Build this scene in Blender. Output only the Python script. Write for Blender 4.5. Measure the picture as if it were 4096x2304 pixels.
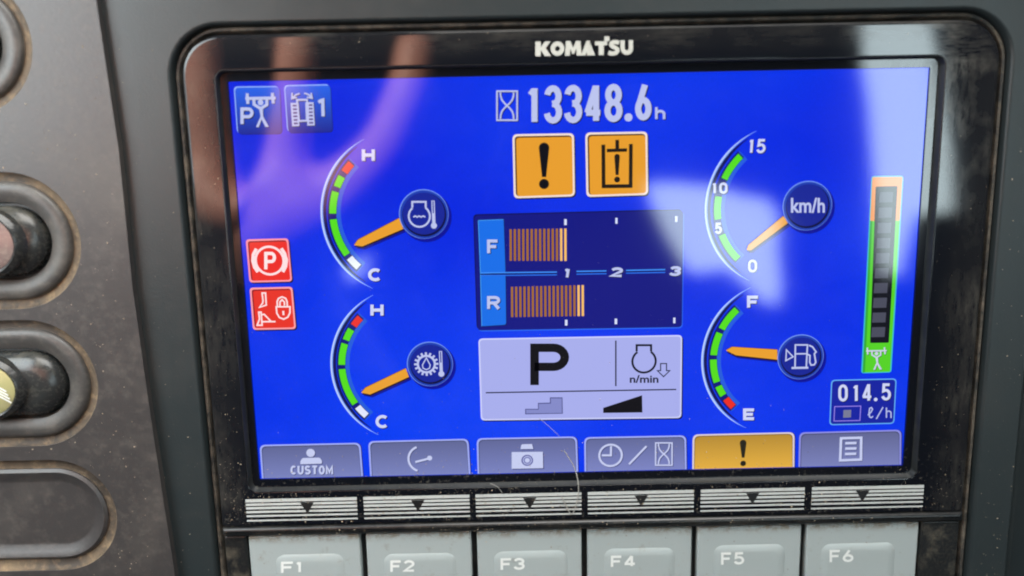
import bpy, bmesh, math, random
from mathutils import Vector, Matrix
from mathutils.geometry import tessellate_polygon

random.seed(7)
scene = bpy.context.scene
for o in list(bpy.data.objects):
    bpy.data.objects.remove(o)

# ---------------------------------------------------------------- camera
# Local frame in millimetres: X right, Y up, Z out of the monitor towards the viewer,
# origin at the centre of the display.  World = (X, -Z, Y) / 1000.
F_PX = 3281.9
CAM = Vector((-15.915, 32.249, 183.905))
R0 = Vector((0.99977606, -0.02042071, 0.00555247))
R1 = Vector((-0.02108355, -0.98375554, 0.17827092))
R2 = Vector((0.00182185, -0.17834807, -0.98396578))


def V(X, Y, Z):
    return (X * .001, -Z * .001, Y * .001)


def Vd(v):
    return Vector((v[0], -v[2], v[1]))


cam_data = bpy.data.cameras.new("camera")
cam = bpy.data.objects.new("camera", cam_data)
scene.collection.objects.link(cam)
cam_data.sensor_width = 36
cam_data.lens = F_PX / 4096 * 36
cam_data.clip_start = .005
cam_data.clip_end = 50
rt, up, bk = Vd(R0), Vd(-R1), Vd(-R2)
loc = Vector(V(*CAM))
cam.matrix_world = Matrix(((rt.x, up.x, bk.x, loc.x), (rt.y, up.y, bk.y, loc.y),
                           (rt.z, up.z, bk.z, loc.z), (0, 0, 0, 1)))
cam_data.dof.use_dof = True
cam_data.dof.focus_distance = (Vector((0, -24, 1)) - CAM).dot(R2) * .001
cam_data.dof.aperture_fstop = 5.6
scene.camera = cam

# ---------------------------------------------------------------- world, lamps, exposure
world = bpy.data.worlds.new("World")
scene.world = world
world.use_nodes = True
world.node_tree.nodes["Background"].inputs[0].default_value = (.75, .85, 1, 1)
world.node_tree.nodes["Background"].inputs[1].default_value = .10
scene.view_settings.view_transform = 'Standard'
scene.view_settings.look = 'None'
scene.view_settings.exposure = 0
scene.view_settings.gamma = 1


def area_lamp(name, pos, target, sx, sy, radiance, col):
    d = bpy.data.lights.new(name, 'AREA')
    d.shape = 'RECTANGLE'
    d.size, d.size_y = sx * .001, sy * .001
    d.energy = radiance * math.pi * d.size * d.size_y
    d.color = col
    o = bpy.data.objects.new(name, d)
    scene.collection.objects.link(o)
    o.location = V(*pos)
    o.rotation_euler = (Vector(V(*target)) - Vector(V(*pos))).to_track_quat('-Z', 'Y').to_euler()
    return o


area_lamp("side_window_daylight", (-252, 110, 170), (-120, 40, 0), 160, 200, 11.5, (.88, .97, 1))
area_lamp("roof_daylight", (120, 620, 320), (20, -20, 0), 560, 460, 10.5, (1, .98, .94))
area_lamp("rear_daylight", (240, 60, 800), (240, 60, 0), 1500, 900, 12.5, (.78, .95, 1))
sp = bpy.data.lights.new("sunlight_on_hand", 'SPOT')
sp.energy = 320
sp.color = (1, .86, .72)
sp.spot_size = math.radians(21)
sp.spot_blend = .9
sp.shadow_soft_size = .03
spo = bpy.data.objects.new("sunlight_on_hand", sp)
scene.collection.objects.link(spo)
spo.location = V(-420, 520, -350)
spo.rotation_euler = (Vector(V(-125, 84, 200)) - spo.location).to_track_quat('-Z', 'Y').to_euler()

# ---------------------------------------------------------------- helpers


def at(px, py, Z=0.0):
    """photo pixel (4096 wide) -> X, Y in mm on the plane at height Z"""
    d = R0 * ((px - 2048) / F_PX) + R1 * ((py - 1152) / F_PX) + R2
    k = (Z - CAM.z) / d.z
    p = CAM + d * k
    return (p.x, p.y)


def mirrored(px, py, Z):
    """point at height Z that is seen reflected in the display at photo pixel (px, py)"""
    x, y = at(px, py, 1.0)
    k = (CAM.z - 1 + Z - 1) / (CAM.z - 1)
    return (CAM.x + (x - CAM.x) * k, CAM.y + (y - CAM.y) * k)


class Region:
    def __init__(s, x0, y0, sc, Z=0.0):
        s.x0, s.y0, s.sc, s.Z = x0, y0, sc, Z

    def __call__(s, x, y):
        return at(s.x0 + x / s.sc, s.y0 + y / s.sc, s.Z)

    def w(s, n):
        return n / s.sc * .0565

    def pts(s, *xy):
        return [s(xy[i], xy[i + 1]) for i in range(0, len(xy), 2)]

    def box(s, x0, y0, x1, y1):
        return [s(x0, y0), s(x1, y0), s(x1, y1), s(x0, y1)]


A = Region(850, 250, 1.526)
B = Region(900, 1100, 1.61)
C5 = Region(1850, 250, 1.8116)
D = Region(1850, 1000, 1.525)
E1 = Region(2700, 450, 1.932)
E2 = Region(2700, 1100, 1.811)
N1 = Region(900, 300, 4.83)
N2 = Region(950, 900, 3.22)
N3 = Region(3000, 1300, 2.898)


def link(o, parent=None, label=None, cat=None, group=None, kind=None):
    scene.collection.objects.link(o)
    if parent:
        o.parent = parent
    if label:
        o["label"] = label
    if cat:
        o["category"] = cat
    if group:
        o["group"] = group
    if kind:
        o["kind"] = kind
    return o


def empty(name, pos, label, cat, group=None):
    o = bpy.data.objects.new(name, None)
    o.empty_display_size = .01
    link(o, None, label, cat, group)
    o["base"] = 1
    del o["base"]
    return o


def mesh_obj(name, verts, faces, mats, parent=None, midx=None, smooth=False, **kw):
    me = bpy.data.meshes.new(name)
    me.from_pydata([V(*v) for v in verts], [], faces)
    for m in (mats if isinstance(mats, (list, tuple)) else [mats]):
        me.materials.append(m)
    if midx:
        me.polygons.foreach_set("material_index", midx)
    if smooth:
        me.polygons.foreach_set("use_smooth", [True] * len(me.polygons))
    me.update()
    o = bpy.data.objects.new(name, me)
    return link(o, parent, **kw)


def recalc(o):
    bm = bmesh.new()
    bm.from_mesh(o.data)
    bmesh.ops.recalc_face_normals(bm, faces=bm.faces)
    bm.to_mesh(o.data)
    bm.free()
    return o


def rrect(x0, y0, x1, y1, r, n=8):
    """rounded rectangle, counter-clockwise; r = one radius or (bl, br, tr, tl)"""
    rs = r if isinstance(r, (tuple, list)) else (r,) * 4
    out = []
    for (cx, cy, sx, sy, a0), q in zip(((x0, y0, 1, 1, 180), (x1, y0, -1, 1, 270), (x1, y1, -1, -1, 0), (x0, y1, 1, -1, 90)), rs):
        for i in range(n + 1):
            a = math.radians(a0 + 90 * i / n)
            out.append((cx + sx * q + q * math.cos(a), cy + sy * q + q * math.sin(a)))
    return out


def rpoly(pts, r, n=5):
    """round the corners of any polygon"""
    out = []
    m = len(pts)
    for i in range(m):
        p0, p1, p2 = (Vector(pts[(i + k) % m]) for k in (-1, 0, 1))
        a, b = (p0 - p1), (p2 - p1)
        ra = min(r, a.length * .48)
        rb = min(r, b.length * .48)
        s, e = p1 + a.normalized() * ra, p1 + b.normalized() * rb
        for k in range(n + 1):
            t = k / n
            q = s * (1 - t) ** 2 + p1 * 2 * t * (1 - t) + e * t * t
            out.append((q.x, q.y))
    return out


def loft(name, rings, mat, parent=None, cap_end=False, cap_start=False, smooth=False, **kw):
    """rings = [(outline, Z), ...] all with the same number of points"""
    n = len(rings[0][0])
    vs, fs = [], []
    for pts, z in rings:
        vs += [(p[0], p[1], z) for p in pts]
    for k in range(len(rings) - 1):
        for i in range(n):
            j = (i + 1) % n
            fs.append((k * n + i, k * n + j, (k + 1) * n + j, (k + 1) * n + i))
    if cap_end:
        fs.append(tuple(range((len(rings) - 1) * n, len(rings) * n)))
    if cap_start:
        fs.append(tuple(reversed(range(n))))
    o = mesh_obj(name, vs, fs, mat, parent, **kw)
    recalc(o)
    if smooth:
        o.data.polygons.foreach_set("use_smooth", [True] * len(o.data.polygons))
        md = o.modifiers.new("edge_split", 'EDGE_SPLIT')
        md.split_angle = math.radians(40)
    return o


def block(name, x0, y0, x1, y1, z0, z1, mat, parent=None, bev=.3, r=.3, **kw):
    return loft(name, [(rrect(x0, y0, x1, y1, r, 3), z0), (rrect(x0, y0, x1, y1, r, 3), z1 - bev),
                       (rrect(x0 + bev * .35, y0 + bev * .35, x1 - bev * .35, y1 - bev * .35, r, 3), z1 - bev * .3),
                       (rrect(x0 + bev, y0 + bev, x1 - bev, y1 - bev, r, 3), z1), (rrect(x0 + bev + .06, y0 + bev + .06, x1 - bev - .06, y1 - bev - .06, r, 3), z1)], mat, parent, cap_end=True, cap_start=True, smooth=True, **kw)


# ---------------------------------------------------------------- materials
def srgb(*c):
    return tuple(((v / 255 + .055) / 1.055) ** 2.4 if v > 10 else v / 255 / 12.92 for v in c) + (1,)


def new_mat(name):
    m = bpy.data.materials.new(name)
    m.use_nodes = True
    return m, m.node_tree.nodes, m.node_tree.links, m.node_tree.nodes["Principled BSDF"]


SCREEN_ROUGH = .065
_sm = {}


def smat(*c):
    """a display pixel colour: it gives off light and its face reflects like glass"""
    if c in _sm:
        return _sm[c]
    m, n, l, b = new_mat("display_%d_%d_%d" % c)
    b.inputs["Base Color"].default_value = (.004, .004, .006, 1)
    b.inputs["Roughness"].default_value = SCREEN_ROUGH
    b.inputs["IOR"].default_value = 1.5
    b.inputs["Emission Color"].default_value = srgb(*c)
    b.inputs["Emission Strength"].default_value = 1
    _sm[c] = m
    return m


def sgrad(name, top, bot):
    m, n, l, b = new_mat(name)
    b.inputs["Base Color"].default_value = (.004, .004, .006, 1)
    b.inputs["Roughness"].default_value = SCREEN_ROUGH
    tc = n.new("ShaderNodeTexCoord")
    sx = n.new("ShaderNodeSeparateXYZ")
    rp = n.new("ShaderNodeValToRGB")
    l.new(tc.outputs["Generated"], sx.inputs[0])
    l.new(sx.outputs["Z"], rp.inputs[0])
    rp.color_ramp.elements[0].color = srgb(*bot)
    rp.color_ramp.elements[1].color = srgb(*top)
    l.new(rp.outputs[0], b.inputs["Emission Color"])
    b.inputs["Emission Strength"].default_value = 1
    return m


def noise(n, l, scale, detail=4, rough=.6, vec=None, stretch=None):
    tc = n.new("ShaderNodeTexCoord")
    t = n.new("ShaderNodeTexNoise")
    t.inputs["Scale"].default_value = scale
    t.inputs["Detail"].default_value = detail
    t.inputs["Roughness"].default_value = rough
    src = tc.outputs["Object"]
    if stretch:
        mp = n.new("ShaderNodeMapping")
        mp.inputs["Scale"].default_value = stretch
        l.new(src, mp.inputs[0])
        src = mp.outputs[0]
    l.new(src, t.inputs["Vector"])
    return t.outputs["Fac"]


def ramp(n, l, src, p0, p1, c0=(0, 0, 0, 1), c1=(1, 1, 1, 1)):
    r = n.new("ShaderNodeValToRGB")
    r.color_ramp.elements[0].position = p0
    r.color_ramp.elements[1].position = p1
    r.color_ramp.elements[0].color = c0
    r.color_ramp.elements[1].color = c1
    l.new(src, r.inputs[0])
    return r.outputs[0]


def math_node(n, l, op, a, b=None, c=None):
    m = n.new("ShaderNodeMath")
    m.operation = op
    for i, s in enumerate((a, b, c)):
        if s is None:
            continue
        if isinstance(s, (int, float)):
            m.inputs[i].default_value = s
        else:
            l.new(s, m.inputs[i])
    return m.outputs[0]


def maprange(n, l, src, a, b, c=0., d=1.):
    m = n.new("ShaderNodeMapRange")
    m.interpolation_type = 'SMOOTHSTEP'
    for i, s in ((1, a), (2, b), (3, c), (4, d)):
        m.inputs[i].default_value = s
    l.new(src, m.inputs[0])
    return m.outputs[0]


def mixc(n, l, fac, a, b):
    m = n.new("ShaderNodeMix")
    m.data_type = 'RGBA'
    for i, s in ((0, fac), (6, a), (7, b)):
        if isinstance(s, (int, float, tuple)):
            m.inputs[i].default_value = s
        else:
            l.new(s, m.inputs[i])
    return m.outputs[2]


def xyz(n, l):
    tc = n.new("ShaderNodeTexCoord")
    s = n.new("ShaderNodeSeparateXYZ")
    l.new(tc.outputs["Object"], s.inputs[0])
    return s.outputs


def bump(n, l, b, src, strength, dist):
    bp = n.new("ShaderNodeBump")
    bp.inputs["Strength"].default_value = strength
    bp.inputs["Distance"].default_value = dist
    l.new(src, bp.inputs["Height"])
    l.new(bp.outputs[0], b.inputs["Normal"])


def plastic(name, col, dirt, rough, dirt_amt=.35, scale=60, grain=2600, bump_s=.25, spec=.5, lo=.48, hi=.75):
    m, n, l, b = new_mat(name)
    d1 = ramp(n, l, noise(n, l, scale, 6, .65), lo, hi)
    d2 = ramp(n, l, noise(n, l, scale * 9, 3, .6), .5, .72)
    k = math_node(n, l, 'MULTIPLY', math_node(n, l, 'MULTIPLY_ADD', d2, .5, d1), dirt_amt)
    k = math_node(n, l, 'MINIMUM', k, 1.)
    l.new(mixc(n, l, k, col, dirt), b.inputs["Base Color"])
    l.new(math_node(n, l, 'MULTIPLY_ADD', k, .3, rough), b.inputs["Roughness"])
    b.inputs["Specular IOR Level"].default_value = spec
    bump(n, l, b, noise(n, l, grain, 2, .5), bump_s, .0001)
    return m


M_dash = plastic("dashboard_plastic", (.019, .0255, .027, 1), (.035, .035, .032, 1), .40, .3, 45, 2300, .28)
M_panel = plastic("switch_panel_plastic", (.044, .040, .039, 1), (.15, .13, .11, 1), .40, .38, 55, 1500, .3, lo=.50, hi=.85)
M_black = plastic("black_plastic", (.008, .009, .010, 1), (.05, .042, .032, 1), .30, .5, 160, 2000, .12)
M_key_end = plastic("worn_black_plastic", (.010, .011, .012, 1), (.10, .085, .06, 1), .35, .6, 210, 2000, .15, lo=.5, hi=.68)
M_seal = plastic("dusty_seal_rubber", (.016, .015, .014, 1), (.16, .13, .095, 1), .6, .75, 300, 1300, .3, lo=.42, hi=.70)
M_rim = plastic("switch_rim_plastic", (.052, .049, .046, 1), (.19, .17, .14, 1), .42, .4, 90, 1900, .06, lo=.5, hi=.72)
M_knob = plastic("switch_knob_plastic", (.024, .026, .026, 1), (.20, .18, .13, 1), .26, .3, 120, 1900, .05, lo=.52, hi=.72)
M_socket = plastic("dust_filled_groove", (.045, .034, .025, 1), (.27, .19, .11, 1), .7, .9, 55, 900, .5, lo=.40, hi=.70)
M_white = plastic("white_print", (.50, .52, .50, 1), (.30, .27, .22, 1), .5, .3, 200, 1500, .05)
M_logo = plastic("logo_print", (.50, .50, .45, 1), (.45, .43, .36, 1), .5, .3, 200, 1500, .05)
M_wall = plastic("cab_wall_trim", (.012, .012, .013, 1), (.02, .02, .02, 1), .8, .3, 8, 100, .1)
M_mark = plastic("black_print", (.008, .008, .009, 1), (.02, .018, .015, 1), .4, .3, 200, 1500, .05)

M_edge = plastic("window_edge_plastic", (.016, .018, .018, 1), (.06, .06, .055, 1), .36, .3, 300, 2000, .1)

# glossy bezel with smeared dirt along its outer border
M_bezel, n, l, b = new_mat("glossy_bezel")
X_, Y_, Z_ = xyz(n, l)
ax = math_node(n, l, 'ABSOLUTE', math_node(n, l, 'SUBTRACT', X_, .0025))
edge = math_node(n, l, 'MAXIMUM', maprange(n, l, ax, .0765, .0885), maprange(n, l, Z_, .0485, .0560))
topm = maprange(n, l, Z_, .044, .050)
top_n = math_node(n, l, 'ADD', math_node(n, l, 'MULTIPLY', topm, noise(n, l, 700, 4, .7, stretch=(.22, 1, 1.3))),
                  math_node(n, l, 'MULTIPLY', math_node(n, l, 'SUBTRACT', 1., topm), noise(n, l, 650, 5, .75, stretch=(1.2, 1, .3))))
streak = math_node(n, l, 'MULTIPLY', ramp(n, l, noise(n, l, 60, 5, .6), .40, .62), ramp(n, l, top_n, .38, .66))
corner = math_node(n, l, 'MULTIPLY', maprange(n, l, X_, .060, .082), maprange(n, l, Z_, .005, .045))
film = math_node(n, l, 'MULTIPLY', edge, .05)
smear = math_node(n, l, 'MULTIPLY_ADD', streak, math_node(n, l, 'MINIMUM', math_node(n, l, 'MULTIPLY_ADD', corner, .55, math_node(n, l, 'MULTIPLY', edge, .32)), .8), film)
low = math_node(n, l, 'MULTIPLY', ramp(n, l, noise(n, l, 900, 3, .7), .60, .72), maprange(n, l, Z_, -.03, -.054, 0, .5))
smear = math_node(n, l, 'MAXIMUM', smear, low)
l.new(mixc(n, l, smear, (.004, .005, .008, 1), (.13, .12, .10, 1)), b.inputs["Base Color"])
b.inputs["Roughness"].default_value = .55
b.inputs["Specular IOR Level"].default_value = .03
rim_ = math_node(n, l, 'MAXIMUM', maprange(n, l, ax, .0871, .0877), maprange(n, l, Z_, .0545, .0551))
l.new(math_node(n, l, 'MULTIPLY', math_node(n, l, 'MULTIPLY_ADD', smear, -.75, 1.0), math_node(n, l, 'MULTIPLY_ADD', rim_, -.85, 1.0)), b.inputs["Coat Weight"])
l.new(math_node(n, l, 'MULTIPLY_ADD', smear, .12, .045), b.inputs["Coat Roughness"])
b.inputs["Coat IOR"].default_value = 1.5
bump(n, l, b, noise(n, l, 500, 4, .6), .02, .0001)

# grey rubber keys, brown grime under the upper edge
M_key, n, l, b = new_mat("grey_key_rubber")
X_, Y_, Z_ = xyz(n, l)
g1 = math_node(n, l, 'MULTIPLY', maprange(n, l, Z_, -.0622, -.0597), ramp(n, l, noise(n, l, 420, 6, .75), .44, .60))
g2 = math_node(n, l, 'MULTIPLY', ramp(n, l, noise(n, l, 230, 7, .75), .60, .74), .55)
gr = math_node(n, l, 'MINIMUM', math_node(n, l, 'ADD', g1, g2), .9)
l.new(mixc(n, l, gr, (.345, .385, .38, 1), (.21, .18, .13, 1)), b.inputs["Base Color"])
b.inputs["Roughness"].default_value = .42
bump(n, l, b, noise(n, l, 1500, 3, .6), .06, .0001)

M_caption, n, l, b = new_mat("key_lettering")
b.inputs["Base Color"].default_value = (.74, .76, .73, 1)
b.inputs["Roughness"].default_value = .5

M_dust, n, l, b = new_mat("dust_specks")
cr = ramp(n, l, noise(n, l, 700, 2, .5), .35, .65, (.12, .085, .05, 1), (.44, .36, .26, 1))
l.new(cr, b.inputs["Base Color"])
b.inputs["Roughness"].default_value = .8

M_hair, n, l, b = new_mat("pale_fibre")
b.inputs["Base Color"].default_value = (.42, .40, .36, 1)
b.inputs["Roughness"].default_value = .35
b.inputs["Alpha"].default_value = .75

M_skin, n, l, b = new_mat("skin")
l.new(ramp(n, l, noise(n, l, 90, 5, .6), .3, .7, (.46, .20, .155, 1), (.60, .31, .23, 1)), b.inputs["Base Color"])
b.inputs["Roughness"].default_value = .5
M_sleeve, n, l, b = new_mat("sleeve_cloth")
b.inputs["Base Color"].default_value = (.34, .40, .50, 1)
b.inputs["Roughness"].default_value = .85

M_capred = plastic("pinkish_cap", (.19, .135, .125, 1), (.36, .31, .25, 1), .22, .4, 160, 1500, .05)
M_capyel = plastic("yellow_cap", (.34, .325, .15, 1), (.45, .38, .27, 1), .2, .35, 160, 1500, .05)

# ---------------------------------------------------------------- setting: dashboard and switch panel
OX0, OX1, OY1, OY0 = -85.7, 90.6, 55.5, -82.0      # monitor outline
RAD = (4, 4, 9, 9)


def outl(g, n=10):
    return rrect(OX0 - g, OY0 - g, OX1 + g, OY1 + g, tuple(max(.5, r + g) for r in RAD), n)


big = rrect(-440, -170, 101.8, 170, 1, 10)
dash = loft("dashboard", [(big, -30), (big, 2.2), (rrect(-439, -169, 101.2, 169, 1, 10), 2.9), (rrect(-438.9, -168.9, 101.1, 168.9, 1, 10), 2.9), (outl(2.68), 2.9), (outl(2.6), 2.9), (outl(2.15), 2.7), (outl(1.85), 2.1), (outl(1.75), -8)], M_dash, smooth=True, kind="structure")
dash["label"] = "dark grey-green dashboard facia round the monitor"
# the facia steps down to another panel on its right
side = loft("dashboard_side", [(rrect(102.2, -170, 260, 170, 1, 4), -30), (rrect(102.2, -170, 260, 170, 1, 4), 1.0), (rrect(103, -169, 259, 169, 1, 4), 1.7)], M_dash, cap_end=True, smooth=True, kind="structure")

# switch panel: slab with four stadium openings
PZ = 5.0
px_r = at(0, 0)
SW = []        # (right X, centre Y, half height)
for (rx, ry, top, bot) in ((143, 300, -120, 456), (325, 985, 687, 1237), (394, 1560, 1281, 1787), (470, 2085, 1843, 2285)):
    xr = at(rx, ry, PZ)[0]
    yt = at(60, top, PZ)[1]
    yb = at(60, bot, PZ)[1]
    SW.append((xr, (yt + yb) / 2, (yt - yb) / 2))


def stadium(xr, yc, h, g=0., n=12, width=54.):
    hh = h - g
    return rrect(xr - width + g, yc - hh, xr - g, yc + hh, hh * .999, n)


def plate_with_holes(name, outer, holes, z0, z1, mat, **kw):
    polys = [[Vector((p[0], p[1], 0)) for p in outer]] + [[Vector((p[0], p[1], 0)) for p in reversed(h)] for h in holes]
    tris = tessellate_polygon(polys)
    flat = [p for pl in polys for p in pl]
    n = len(flat)
    vs = [(p.x, p.y, z1) for p in flat] + [(p.x, p.y, z0) for p in flat]
    fs = []
    for t in tris:
        a, b_, c = (flat[i] for i in t)
        if (b_ - a).cross(c - a).z < 0:
            t = (t[0], t[2], t[1])
        fs.append(tuple(t))
        fs.append((t[0] + n, t[2] + n, t[1] + n))
    k = 0
    for pl in polys:
        m = len(pl)
        for i in range(m):
            j = (i + 1) % m
            fs.append((k + i, k + n + i, k + n + j, k + j))
        k += m
    return recalc(mesh_obj(name, vs, fs, mat, **kw))


eL = [at(385, 0, PZ), at(475, 600, PZ), at(530, 1150, PZ), at(600, 1650, PZ), at(700, 2304, PZ)]
pan_out = [(-420, -120), (eL[4][0] + 1.2, -120)] + list(reversed(eL)) + [(eL[0][0] - 1, 140), (-420, 140)]
panel = plate_with_holes("switch_panel", pan_out, [stadium(*s) for s in SW], 2.92, PZ, M_panel, kind="structure")
bv = panel.modifiers.new("bevel", 'BEVEL')
bv.width = .0006
bv.segments = 3
bv.limit_method = 'ANGLE'
bv.angle_limit = math.radians(50)
panel["label"] = "dusty brown-grey switch panel left of the monitor"

# ---------------------------------------------------------------- switches in the panel
SWL = ["topmost oval switch in the dusty panel, mostly cut off, with grey ringed knob",
       "oval switch with pinkish cap and broad dark rim, above the yellow-capped switch",
       "oval switch with yellow cap and glossy black knob, above the blank socket",
       "blank oval socket with flat dusty cover at the bottom of the panel"]


def ellipse(cx, cy, rx, ry, n=52):
    return [(cx + rx * math.cos(2 * math.pi * i / n), cy + ry * math.sin(2 * math.pi * i / n)) for i in range(n)]


for i, (xr, yc, h) in enumerate(SW):
    s = lambda g, xr=xr, yc=yc, h=h: stadium(xr, yc, h, g)
    t = empty("blank_switch_socket" if i == 3 else "panel_switch", None, SWL[i], "switch", None if i == 3 else "switches in the side panel")
    if i == 3:
        loft("socket", [(s(.02), 4.9), (s(.3), 4.3), (s(.9), 3.9), (s(2.0), 3.7), (s(2.8), 3.75)], M_socket, t, smooth=True)
        loft("cover", [(s(2.4), 3.0), (s(2.5), 4.1), (s(3.2), 4.6), (s(4.4), 4.2), (s(5.6), 3.3), (s(6.2), 3.25), (s(6.4), 3.25)], M_panel, t, cap_end=True, smooth=True)
        continue
    loft("socket", [(s(.02), 4.9), (s(.35), 4.4), (s(.9), 4.1), (s(1.7), 4.0), (s(2.3), 4.1)], M_socket, t, smooth=True)
    loft("rim", [(s(1.9), 3.0), (s(2.05), 4.5), (s(2.6), 5.1), (s(3.4), 5.35), (s(4.4), 5.3), (s(5.8), 4.9), (s(6.5), 4.5), (s(6.8), 3.6), (s(6.9), 1.5)], M_rim, t, smooth=True)
    kn = loft("knob", [(s(7.4), 1.5), (s(7.4), 4.6), (s(7.7), 5.5), (s(8.5), 6.3), (s(9.8), 7.0), (s(11.2), 7.4)], M_knob, t, cap_end=True, smooth=True)
    cx = xr - (24.5 if i == 2 else 20.5)
    ry = h - 7.2
    cap = M_capyel if i == 2 else M_capred
    loft("knob_collar", [(ellipse(cx, yc, 10.5, ry), 6.2), (ellipse(cx, yc, 9.8, ry), 8.4), (ellipse(cx, yc, 8.6, ry - .7), 9.2), (ellipse(cx, yc, 8.2, ry - 1.2), 9.0)], M_knob, t, smooth=True)
    loft("cap", [(ellipse(cx, yc, 8.3, ry - 1.1), 7.6), (ellipse(cx, yc, 8.2, ry - 1.2), 9.1), (ellipse(cx, yc, 6, ry - 2.2), 9.8), (ellipse(cx, yc, 3, ry - 4), 10.1)], cap, t, cap_end=True, smooth=True)
    if i == 2:      # rays of a work-lamp pictogram on the yellow cap
        vs, fs = [], []
        for q in range(4):
            x0, y0 = cx + 4.4 + q * .25, yc + 1.2 - q * .85
            x1, y1 = x0 + 2.3, y0 - 1.6
            k = len(vs)
            vs += [(x0, y0, 9.96), (x0 + .15, y0 + .3, 9.96), (x1 + .15, y1 + .3, 9.75), (x1, y1, 9.75)]
            fs.append((k, k + 3, k + 2, k + 1))
        mesh_obj("lamp_symbol", vs, fs, M_caption, t)

# ---------------------------------------------------------------- the monitor
mon = empty("display_monitor", None, "glossy black cab monitor with lit blue display above grey F1 to F6 keys", "monitor")

loft("seal", [(outl(1.7), -4), (outl(1.65), .6), (outl(1.3), 1.3), (outl(.8), 1.2), (outl(.4), .5), (outl(.25), -4)], M_seal, mon, smooth=True)
# bezel: top half of the outline, ends at the divider bar
BB = -56.9


def bez(g, n=10):
    return rrect(OX0 + g, BB + g * .3, OX1 - g, OY1 - g, (.6, .6, 9 - g, 9 - g), n)


def opn(g, r=2.2, n=10):
    return rrect(-78.6 + g, -48.4 + g, 78.9 - g, 48.2 - g, max(.3, r - g), n)


loft("bezel", [(bez(0), -5), (bez(0), 1.2), (bez(.25), 1.75), (bez(.8), 2.0), (bez(.86), 2.0), (opn(-.2), 2.0), (opn(-.12), 2.0), (opn(0), 1.9), (opn(0), -2)], M_bezel, mon, smooth=True)
loft("window_edge", [(opn(.02), 1.0), (opn(.02), 1.93), (opn(.12), 1.93), (opn(.45), .55), (opn(.6), .36), (opn(.62), -1)], M_edge, mon, smooth=True)
lip = rrect(-76.35, -45.85, 76.35, 45.8, .2, 10)
sur = loft("window_surround", [(opn(.58), -1), (opn(.58), .36), (lip, .36), (lip, -1.5)], M_bezel, mon)
block("divider_bar", OX0 + .1, -59.35, OX1 - .1, -57.0, -4, 2.7, M_black, mon, bev=.8, r=.4)
block("key_plate", OX0 + .1, OY0 + .1, OX1 - .1, -59.45, -5, -.6, M_black, mon, bev=.2, r=.4)
block("end_plate", OX0 + .2, OY0 + .3, -80.3, -59.6, -.6, 1.5, M_key_end, mon, bev=.35)
block("end_plate", 81.2, OY0 + .3, OX1 - .3, -59.6, -.6, 1.5, M_key_end, mon, bev=.35)
KX = ((-79.7, -53.2), (-51.7, -26.6), (-25.2, -.2), (1.25, 26.2), (27.6, 52.4), (53.8, 80.5))


# text as flat mesh -------------------------------------------------------
def text_mesh(s, bold=0., shear=0., space=1.):
    cu = bpy.data.curves.new("t", 'FONT')
    cu.body = s
    cu.size = 1
    cu.offset = bold
    cu.shear = shear
    cu.space_character = space
    cu.resolution_u = 4
    o = bpy.data.objects.new("t", cu)
    scene.collection.objects.link(o)
    dg = bpy.context.evaluated_depsgraph_get()
    dg.update()
    me = bpy.data.meshes.new_from_object(o.evaluated_get(dg))
    vs = [(v.co.x, v.co.y) for v in me.vertices]
    fs = [tuple(p.vertices) for p in me.polygons]
    bpy.data.objects.remove(o)
    bpy.data.curves.remove(cu)
    bpy.data.meshes.remove(me)
    x0, x1 = min(v[0] for v in vs), max(v[0] for v in vs)
    y0, y1 = min(v[1] for v in vs), max(v[1] for v in vs)
    return [((v[0] - x0) / (x1 - x0), (v[1] - y0) / (y1 - y0)) for v in vs], fs


def bil(q, u, v):
    """q = TL, TR, BR, BL; u right, v up"""
    tl, tr, br, bl = q
    return tuple((tl[i] * (1 - u) + tr[i] * u) * v + (bl[i] * (1 - u) + br[i] * u) * (1 - v) for i in (0, 1))


def area2(p):
    return sum(p[i][0] * p[(i + 1) % len(p)][1] - p[(i + 1) % len(p)][0] * p[i][1] for i in range(len(p)))


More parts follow.
